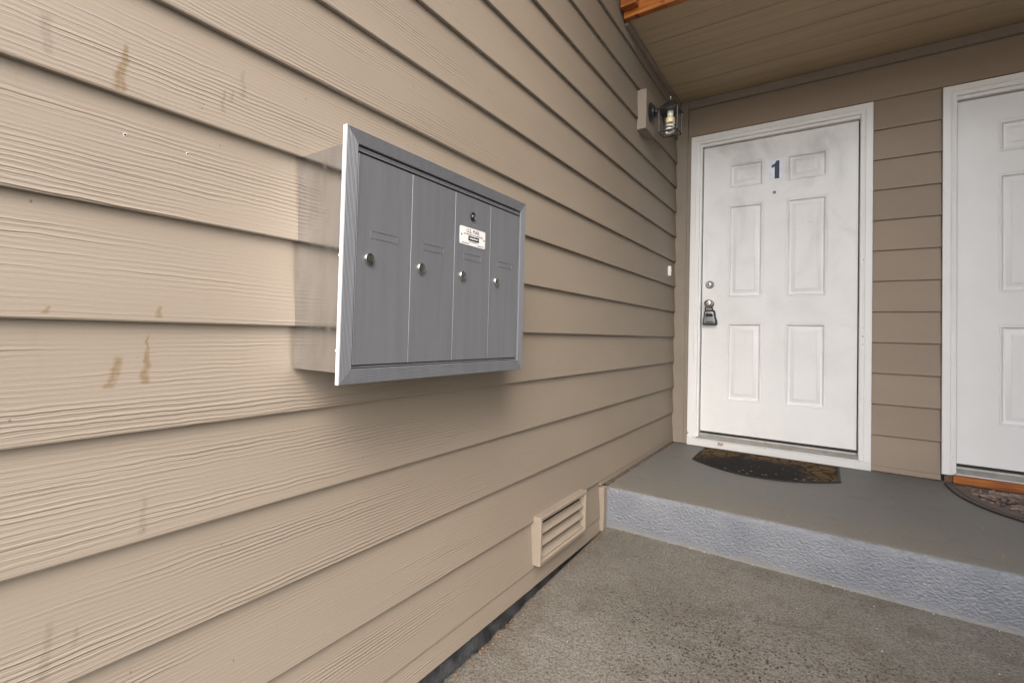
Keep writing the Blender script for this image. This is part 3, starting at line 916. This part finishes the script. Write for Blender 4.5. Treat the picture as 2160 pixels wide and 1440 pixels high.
# side light on the frame's outer edge, painted as a bright strip
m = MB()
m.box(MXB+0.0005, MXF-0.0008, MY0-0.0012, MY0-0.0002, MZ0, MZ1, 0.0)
child(m, 'frame_edge_light', M_FLANGE, mail)
IY0, IY1, IZ0, IZ1 = MY0+FW, MY1-FW, MZ0+FW-0.001, MZ1-FW
m = MB(); m.box(MXB-0.012, MXB-0.010, IY0-0.01, IY1+0.01, IZ0-0.01, IZ1+0.01); child(m, 'dark_liner', M_DARK, mail)
# header rail with two fine grooves, and the bottom stop
m = MB()
hz0, hz1 = 1.3315, IZ1-0.0045
m.prism([(MXF-0.010, IY0+0.001, hz0), (MXF-0.003, IY0+0.001, hz0), (MXF-0.003, IY0+0.001, hz0+0.004), (MXF-0.0042, IY0+0.001, hz0+0.0045), (MXF-0.003, IY0+0.001, hz0+0.005), (MXF-0.003, IY0+0.001, hz1), (MXF-0.010, IY0+0.001, hz1)], (0, IY1-IY0-0.002, 0))
child(m, 'header_rail', M_MAIL, mail)
m = MB(); m.box(MXF-0.010, MXF-0.0055, IY0+0.004, IY1-0.004, IZ0+0.0025, IZ0+0.0062, 0.0008, 1); child(m, 'bottom_stop', M_MAIL, mail)
# four doors
dz0, dz1 = 0.8955, 1.3275
DP = 0.1585
dy0 = IY0 + 0.0045
def mbox_door(i):
    y0 = dy0 + i*DP; y1 = y0 + DP - 0.0016
    if i == 3: y1 = IY1 - 0.003
    m = MB()
    # ribbed extruded face
    xf = MXF - 0.004
    pr = [(xf-0.006, y0), (xf-0.0008, y0), (xf, y0+0.0008), (xf, y0+0.004)]
    yy = y0+0.004
    rp = 0.0042 if i in (0, 3) else 0.0042
    am = 0.00013 if i in (0, 3) else 0.00006
    while yy + rp < y1-0.004:
        pr += [(xf, yy+rp*0.45), (xf-am, yy+rp*0.58), (xf-am, yy+rp*0.87), (xf, yy+rp)]
        yy += rp
    pr += [(xf, y1-0.0008), (xf-0.0008, y1), (xf-0.006, y1)]
    r = m.grid([[(a, b, dz0) for a, b in pr], [(a, b, dz1) for a, b in pr]], closed=True)
    m.cap(r[0][::-1]); m.cap(r[1])
    d = child(m, 'mail_door', M_MAIL, mail)
    # recessed name slot: thin raised lip round a sunk field
    yc = y0 + 0.0385; zc = 1.168
    sw, shh = 0.078, 0.0165
    for s_ in ('left', 'right', 'top', 'bottom'):
        mm = MB()
        rail(mm, (xf, yc, zc-shh/2), (0, 1, 0), (0, 0, 1), (1, 0, 0), sw, shh, [(0, -0.0005), (0.0, 0.0007), (0.0012, 0.0007), (0.0014, -0.0005)], s_)
        child(mm, 'name_slot_lip', M_MAIL, d)
        # cam lock
    ly, lz = y0 + 0.0345, 1.115
    mm = MB(); mm.lathe((xf-0.001, ly, lz), (1, 0, 0), [(0.0125, 0), (0.0125, 0.004), (0.0112, 0.0062), (0.0090, 0.0065), (0.0086, 0.0048), (0.0, 0.0048)], 22)
    lk = child(mm, 'lock', M_NICKEL, d, smooth=True)
    mm = MB(); mm.lathe((xf+0.0036, ly, lz), (1, 0, 0), [(0.0078, 0), (0.0078, 0.0018), (0.0, 0.0022)], 18); child(mm, 'lock_plug', M_STEEL, lk, smooth=True)
    mm = MB(); mm.box(xf+0.0052, xf+0.0064, ly-0.0011, ly+0.0011, lz-0.0048, lz+0.0040); child(mm, 'keyway', M_INK, lk)
    return d, y0, xf
doors = [mbox_door(i) for i in range(4)]
# postal lock and printed plate on the third door
d3, y3, xf3 = doors[2]
m = MB(); m.lathe((xf3-0.001, -2.7263, 1.2783), (1, 0, 0), [(0.0115, 0), (0.0115, 0.0035), (0.0104, 0.0045), (0.0092, 0.0030), (0.0, 0.0026)], 22)
al = child(m, 'postal_lock', M_BLACK, d3, smooth=True)
m = MB(); m.lathe((xf3+0.002, -2.7263, 1.2783), (1, 0, 0), [(0.0050, 0), (0.0042, 0.0022), (0.0, 0.0026)], 14); child(m, 'lock_plug', M_STEEL, al, smooth=True)
PY0, PY1, PZ0_, PZ1_ = -2.7800, -2.6668, 1.1985, 1.2455
def rrect(y0, y1, z0, z1, r, x, n=5):
    out = []
    for cy, cz, a0 in ((y1-r, z1-r, 0), (y0+r, z1-r, 90), (y0+r, z0+r, 180), (y1-r, z0+r, 270)):
        for i in range(n+1):
            a = R(a0 + 90*i/n)
            out.append((x, cy + r*math.cos(a), cz + r*math.sin(a)))
    return out
m = MB(); m.prism(rrect(PY0, PY1, PZ0_, PZ1_, 0.004, xf3+0.0001), (0.0009, 0, 0)); plate = child(m, 'mail_plate', M_LABEL, d3)
xt = xf3 + 0.0011
for y, z in ((PY0+0.007, 1.2235), (PY1-0.006, 1.2215)):
    m = MB(); m.lathe((xt, y, z), (1, 0, 0), [(0.0024, 0), (0.002, 0.0007), (0, 0.0009)], 12); child(m, 'rivet', M_INK, plate)
def lettering(body_, size, yc, zc, mat, parent, name, x, ysc=1.0):
    cu = bpy.data.curves.new('t', 'FONT'); cu.body = body_; cu.size = size
    cu.align_x = 'CENTER'; cu.align_y = 'CENTER'; cu.extrude = 0.00015
    to = bpy.data.objects.new('t', cu); C.objects.link(to)
    bpy.context.view_layer.update()
    me = bpy.data.meshes.new_from_object(to.evaluated_get(bpy.context.evaluated_depsgraph_get()))
    bpy.data.objects.remove(to); bpy.data.curves.remove(cu)
    base = wm(parent).inverted()
    for v in me.vertices:
        v.co = base @ Vector((x + v.co.z, yc + v.co.x*ysc, zc + v.co.y))
    me.name = name; me.materials.clear(); me.materials.append(mat)
    o = bpy.data.objects.new(name, me); C.objects.link(o); o.parent = parent
    return o
lettering('U.S. MAIL', 0.0145, (PY0+PY1)/2, 1.2365, M_INK, plate, 'lettering', xt+0.0002, 1.0)
# lines of print too small to read
def print_line(y0, y1, z, h, mat, x):
    mm = MB(); y = y0
    while y < y1:
        w_ = random.uniform(0.0010, 0.0034)
        mm.box(x, x+0.0002, y, min(y+w_, y1), z-h/2, z+h/2)
        y += w_ + random.choice((0.0006, 0.0006, 0.0014))
    child(mm, 'fine_print', mat, plate)
print_line(PY0+0.016, PY1-0.012, 1.2275, 0.0020, M_INK, xt)
print_line(PY0+0.040, PY1-0.036, 1.2085, 0.0014, M_INK, xt)
print_line(PY0+0.010, PY0+0.040, 1.2030, 0.0018, M_INK, xt)
print_line(PY1-0.036, PY1-0.006, 1.2030, 0.0018, M_INK, xt)
m = MB(); m.box(xt, xt+0.0003, PY0+0.036, PY1-0.030, 1.2115, 1.2240); child(m, 'black_panel', M_INK, plate)
print_line(PY0+0.042, PY1-0.036, 1.2178, 0.0038, M_LABEL, xt+0.0004)

# ------------------------------------------------------------------ wall lantern
lan = thing('wall_lantern', 'black open framed lantern with spiral bulb on a tan mounting block', 'lantern', (0.0, -0.835, 2.19))
m = MB(); m.box(-0.010, 0.046, -0.922, -0.746, 2.192, 2.428, 0.004); child(m, 'mounting_block', M_TRIM, lan)
LY, LZ = -0.835, 2.312
m = MB(); m.lathe((0.0462, LY, LZ), (1, 0, 0), [(0.058, 0), (0.058, 0.006), (0.052, 0.014), (0.040, 0.018), (0.036, 0.026), (0.020, 0.031), (0.0, 0.031)], 32)
child(m, 'backplate', M_BLACK, lan, smooth=True)
AX = 0.160
m = MB(); m.tube([(0.072, LY, LZ), (0.090, LY, LZ+0.004), (0.108, LY, LZ+0.010), (AX, LY, LZ+0.012)], [0.014, 0.010, 0.009, 0.010], 12)
child(m, 'arm', M_BLACK, lan, smooth=True)
he = 0.062   # eave half width
ez = 2.298
m = MB()
def sq(h_, z): return [(AX-h_, LY-h_, z), (AX+h_, LY-h_, z), (AX+h_, LY+h_, z), (AX-h_, LY+h_, z)]
vr = m.grid([sq(he-0.004, ez-0.004), sq(he, ez-0.003), sq(he, ez+0.001), sq(0.030, ez+0.034), sq(0.026, ez+0.040), sq(0.012, ez+0.054), sq(0.010, ez+0.058)], closed=True)
m.cap(vr[0][::-1]); m.cap(vr[-1])
child(m, 'cap', M_BLACK, lan)
m = MB(); m.lathe((AX, LY, ez+0.058), (0, 0, 1), [(0.006, 0), (0.0045, 0.006), (0.0022, 0.010), (0.003, 0.018), (0.0048, 0.024), (0.003, 0.031), (0.0, 0.034)], 14)
child(m, 'finial', M_STEEL, lan, smooth=True)
bz, bh = 2.166, 0.050
for sx in (-1, 1):
    for sy in (-1, 1):
        m = MB(); m.tube([(AX+sx*(he-0.010), LY+sy*(he-0.010), ez-0.004), (AX+sx*bh, LY+sy*bh, bz)], 0.0044, 8)
        child(m, 'post', M_BLACK, lan, smooth=True)
for zz in (bz,):
    for q in range(4):
        m = MB()
        if q < 2:
            s_ = -1 if q == 0 else 1
            m.box(AX-bh-0.003, AX+bh+0.003, LY+s_*bh-0.0032, LY+s_*bh+0.0032, zz-0.0033, zz+0.0033, 0.0006, 1)
        else:
            s_ = -1 if q == 2 else 1
            m.box(AX+s_*bh-0.0031, AX+s_*bh+0.0031, LY-bh+0.0035, LY+bh-0.0035, zz-0.0032, zz+0.0032, 0.0006, 1)
        child(m, 'frame_bar', M_BLACK, lan)
m = MB(); m.lathe((AX, LY, ez-0.004), (0, 0, -1), [(0.018, 0), (0.018, 0.024), (0.0155, 0.027), (0.0, 0.027)], 18); child(m, 'socket', M_TUBE, lan, smooth=True)
bulb = MB(); bulb.lathe((AX, LY, ez-0.031), (0, 0, -1), [(0.013, 0), (0.016, 0.006), (0.0245, 0.016), (0.026, 0.032), (0.022, 0.042), (0.0, 0.043)], 22)
bo = child(bulb, 'bulb', M_CREAM, lan, smooth=True)
pts = []
for i in range(70):
    a = i/69*2*math.pi*2.6
    pts.append((AX + 0.019*math.cos(a), LY + 0.019*math.sin(a), ez-0.074 - 0.056*i/69))
m = MB(); m.tube(pts, 0.0068, 8); child(m, 'spiral_tube', M_TUBE, bo, smooth=True, angle=60)

# ------------------------------------------------------------------ doorbell
bell = thing('doorbell', 'small white doorbell button on the siding beside door 1', 'doorbell', (0.0, -0.19, 1.405))
m = MB(); m.box(-0.007, 0.0130, -0.206, -0.180, 1.404, 1.472, 0.003); child(m, 'housing', M_WHITEP, bell)
m = MB(); m.lathe((0.0130, -0.193, 1.438), (1, 0, 0), [(0.008, -0.001), (0.008, 0.002), (0.006, 0.0035), (0, 0.004)], 16); child(m, 'button', M_CREAM, bell, smooth=True)

# ------------------------------------------------------------------ foundation vent
VY0, VY1, VZ0, VZ1 = -2.074, -1.634, 0.068, 0.256
vent = thing('foundation_vent', 'tan framed louvred crawlspace vent low on the siding', 'vent', (0.0, (VY0+VY1)/2, VZ0))
vp = [(0, -0.045), (0, -0.004), (0.004, 0.0), (0.014, 0.0), (0.0205, -0.007), (0.0215, -0.020), (0.0215, -0.045)]
for s_ in ('left', 'right', 'top', 'bottom'):
    m = MB(); rail(m, (0.031, VY0, VZ0), (0, 1, 0), (0, 0, 1), (1, 0, 0), VY1-VY0, VZ1-VZ0, vp, s_)
    child(m, 'frame_rail', M_TRIM, vent)
m = MB(); m.box(0.0012, 0.0030, VY0+0.018, VY1-0.018, VZ0+0.018, VZ1-0.018); child(m, 'shade_backing', M_DARK, vent)  # dark sheet standing in for the shade between the slats
ns = 3
ih0, ih1 = VZ0+0.022, VZ1-0.022
for i in range(ns):
    z0 = ih0 + (ih1-ih0)*(i)/ns - 0.002
    m = MB()
    y0 = VY0+0.0225
    m.prism([(0.0245, y0, z0), (0.0255, y0, z0+0.005), (0.0048, y0, z0+0.028), (0.0034, y0, z0+0.024)], (0, VY1-VY0-0.045, 0))
    child(m, 'slat', M_TRIM, vent)

# ------------------------------------------------------------------ doormats
mat1 = thing('doormat', 'dark worn doormat with a bowed front edge, lying at door 1', 'doormat', (0.6, -0.3, PORCH), 'doormats on the landing')
def mat1_outline(g):
    cx, cy = 0.603, -0.30
    out = [(0.985, -0.052), (0.222, -0.060), (0.228, -0.452)]
    for i in range(1, 25):
        t_ = i/25
        out.append((0.228 + 0.760*t_, -0.452 + 0.012*t_ - 0.205*(1-(2*t_-1)**2)))
    out.append((0.988, -0.438))
    return [(cx + (a-cx)*g, cy + (b-cy)*g) for a, b in out]
m = MB()
vr = m.grid([[(a, b, PORCH+0.0015) for a, b in mat1_outline(1.0)], [(a, b, PORCH+0.006) for a, b in mat1_outline(1.0)], [(a, b, PORCH+0.008) for a, b in mat1_outline(0.985)]], closed=True)
m.cap(vr[0][::-1])
bo1 = child(m, 'rim', M_RUBBER, mat1)
m = MB(); vr = m.grid([[(a, b, PORCH+0.0085) for a, b in mat1_outline(0.972)]])
m.bm.free(); m = MB(); m.poly([(a, b, PORCH+0.0085) for a, b in mat1_outline(0.972)])
m.poly([(a, b, PORCH+0.0070) for a, b in mat1_outline(0.972)])
child(m, 'pile', M_MAT1, mat1)

mat2 = thing('doormat', 'brown half round rubber doormat with moulded leaf scrolls at the clean door', 'doormat', (1.95, -0.3, PORCH), 'doormats on the landing')
MC, MA, MBq = (1.95, -0.075), 0.50, 0.655
def half(g, z, n=60):
    out = []
    for i in range(n+1):
        a = math.pi + math.pi*i/n
        ex = 2.45
        ca, sa = math.cos(a), math.sin(a)
        out.append((MC[0] + g*MA*math.copysign(abs(ca)**(2/ex), ca), MC[1] - 0.02*(1-g) + g*MBq*math.copysign(abs(sa)**(2/ex), sa), z))
    return out
m = MB()
vr = m.grid([half(1.0, PORCH+0.001), half(1.0, PORCH+0.008), half(0.985, PORCH+0.0105), half(0.968, PORCH+0.0105), half(0.962, PORCH+0.0075)], closed=True)
m.cap(vr[0][::-1]); child(m, 'rim', M_MAT2D, mat2)
m = MB()
vr = m.grid([half(0.962, PORCH+0.0074), half(0.955, PORCH+0.0076)], closed=True)
m.cap(vr[-1]); child(m, 'base', M_MAT2, mat2)
m = MB()
vr = m.grid([half(0.945, PORCH+0.0076), half(0.942, PORCH+0.0110), half(0.915, PORCH+0.0110), half(0.912, PORCH+0.0076)], closed=True)
child(m, 'border_band', M_MAT2, mat2)
def leaf(m, cx, cy, ang, L, W, z):
    n = 7
    rows = []
    ca, sa = math.cos(ang), math.sin(ang)
    for i in range(n+1):
        t_ = i/n
        w_ = W*(math.sin(math.pi*t_**0.7))**0.8 + 0.0006
        bend = 0.25*L*(t_-0.5)**2
        row = []
        for s_, hh in ((-1, 0.0), (-0.6, 0.0060), (0, 0.0076), (0.6, 0.0060), (1, 0.0)):
            lx, ly = (t_-0.5)*L, s_*w_ + bend
            row.append((cx + lx*ca - ly*sa, cy + lx*sa + ly*ca, z + hh))
        rows.append(row)
    m.grid(rows)
def inside(x, y, g=0.86):
    dx = abs(x-MC[0])/(MA*g); dy = (MC[1]-y)/(MBq*g)
    return dy > 0.06 and dx**2.45 + dy**2.45 < 1
rl = random.Random(3)
cnt = 0
placed = []
for tr in range(6000):
    x = rl.uniform(1.45, 2.45); y = rl.uniform(-0.70, -0.09)
    if not inside(x, y): continue
    L = rl.uniform(0.030, 0.066)
    if any((x-a)**2 + (y-b)**2 < (0.27*(L+c))**2 for a, b, c in placed): continue
    # leaves follow a swirling field
    fx, fy = x-MC[0], y-MC[1]
    ang = math.sin(fx*9.0)*1.6 + math.cos(fy*10.0)*1.7 + rl.uniform(-0.3, 0.3)
    placed.append((x, y, L))
    m = MB(); leaf(m, x, y, ang, L, L*rl.uniform(0.10, 0.17), PORCH+0.0076)
    child(m, 'moulded_leaf', M_MAT2H, mat2, smooth=True, angle=70)
    cnt += 1
    if cnt >= 270: break
for q in range(9):
    # curling stems
    cx = rl.uniform(1.52, 2.38); cy = rl.uniform(-0.60, -0.16)
    if not inside(cx, cy, 0.75): continue
    pts = []
    a0 = rl.uniform(0, 6.28); sg = rl.choice((-1, 1))
    for i in range(22):
        rr = 0.085*(1 - i/26)
        a = a0 + sg*i*0.28
        p_ = (cx + rr*math.cos(a), cy + rr*math.sin(a))
        if inside(p_[0], p_[1], 0.88): pts.append((p_[0], p_[1], PORCH+0.0105))
    if len(pts) > 4:
        m = MB(); m.tube(pts, 0.0035, 6); child(m, 'moulded_stem', M_MAT2D, mat2, smooth=True, angle=80)

# ------------------------------------------------------------------ grit and leaf litter
m = MB()
rg = random.Random(11)
def crumb(x, y, z, s):
    b = bmesh.new(); bmesh.ops.create_icosphere(b, subdivisions=1, radius=s)
    for v in b.verts:
        v.co = Vector((v.co.x*rg.uniform(0.6, 1.3), v.co.y*rg.uniform(0.6, 1.3), v.co.z*rg.uniform(0.35, 0.8))) + Vector((x, y, z + s*0.3))
    m._merge(b)
for i in range(170):
    y = rg.uniform(-2.75, -1.42); crumb(0.03 + abs(rg.gauss(0, 0.016)), y, wz(y), rg.uniform(0.0015, 0.0055))
for i in range(90):
    crumb(rg.uniform(0.05, 1.7), STEP_Y - abs(rg.gauss(0.004, 0.008)), 0.0, rg.uniform(0.001, 0.0032))
for i in range(120):
    y = rg.uniform(-3.0, STEP_Y-0.02); crumb(rg.uniform(0.06, 1.9), y, wz(y), rg.uniform(0.0008, 0.0022))
for i in range(50):
    crumb(rg.uniform(0.06, 1.9), rg.uniform(STEP_Y+0.03, -0.05), PORCH, rg.uniform(0.0008, 0.0025))
o = m.build('leaf_litter', M_DIRT); o['kind'] = 'stuff'; o['label'] = 'brown crumbs of dry leaf and dirt along the wall and step'
m = MB()
for i in range(70):
    y = rg.uniform(-3.0, STEP_Y-0.005); crumb(rg.uniform(0.04, 1.9), y, wz(y), rg.uniform(0.0008, 0.0022))
for i in range(40):
    crumb(rg.uniform(0.05, 1.9), STEP_Y - abs(rg.gauss(0.003, 0.006)), 0.0, rg.uniform(0.001, 0.0028))
for i in range(25):
    crumb(rg.uniform(0.1, 1.9), rg.uniform(STEP_Y+0.03, -0.05), PORCH, rg.uniform(0.0008, 0.0018))
o = m.build('pale_grit', M_CHALK); o['kind'] = 'stuff'; o['label'] = 'scattered pale grit on the walkway and landing'
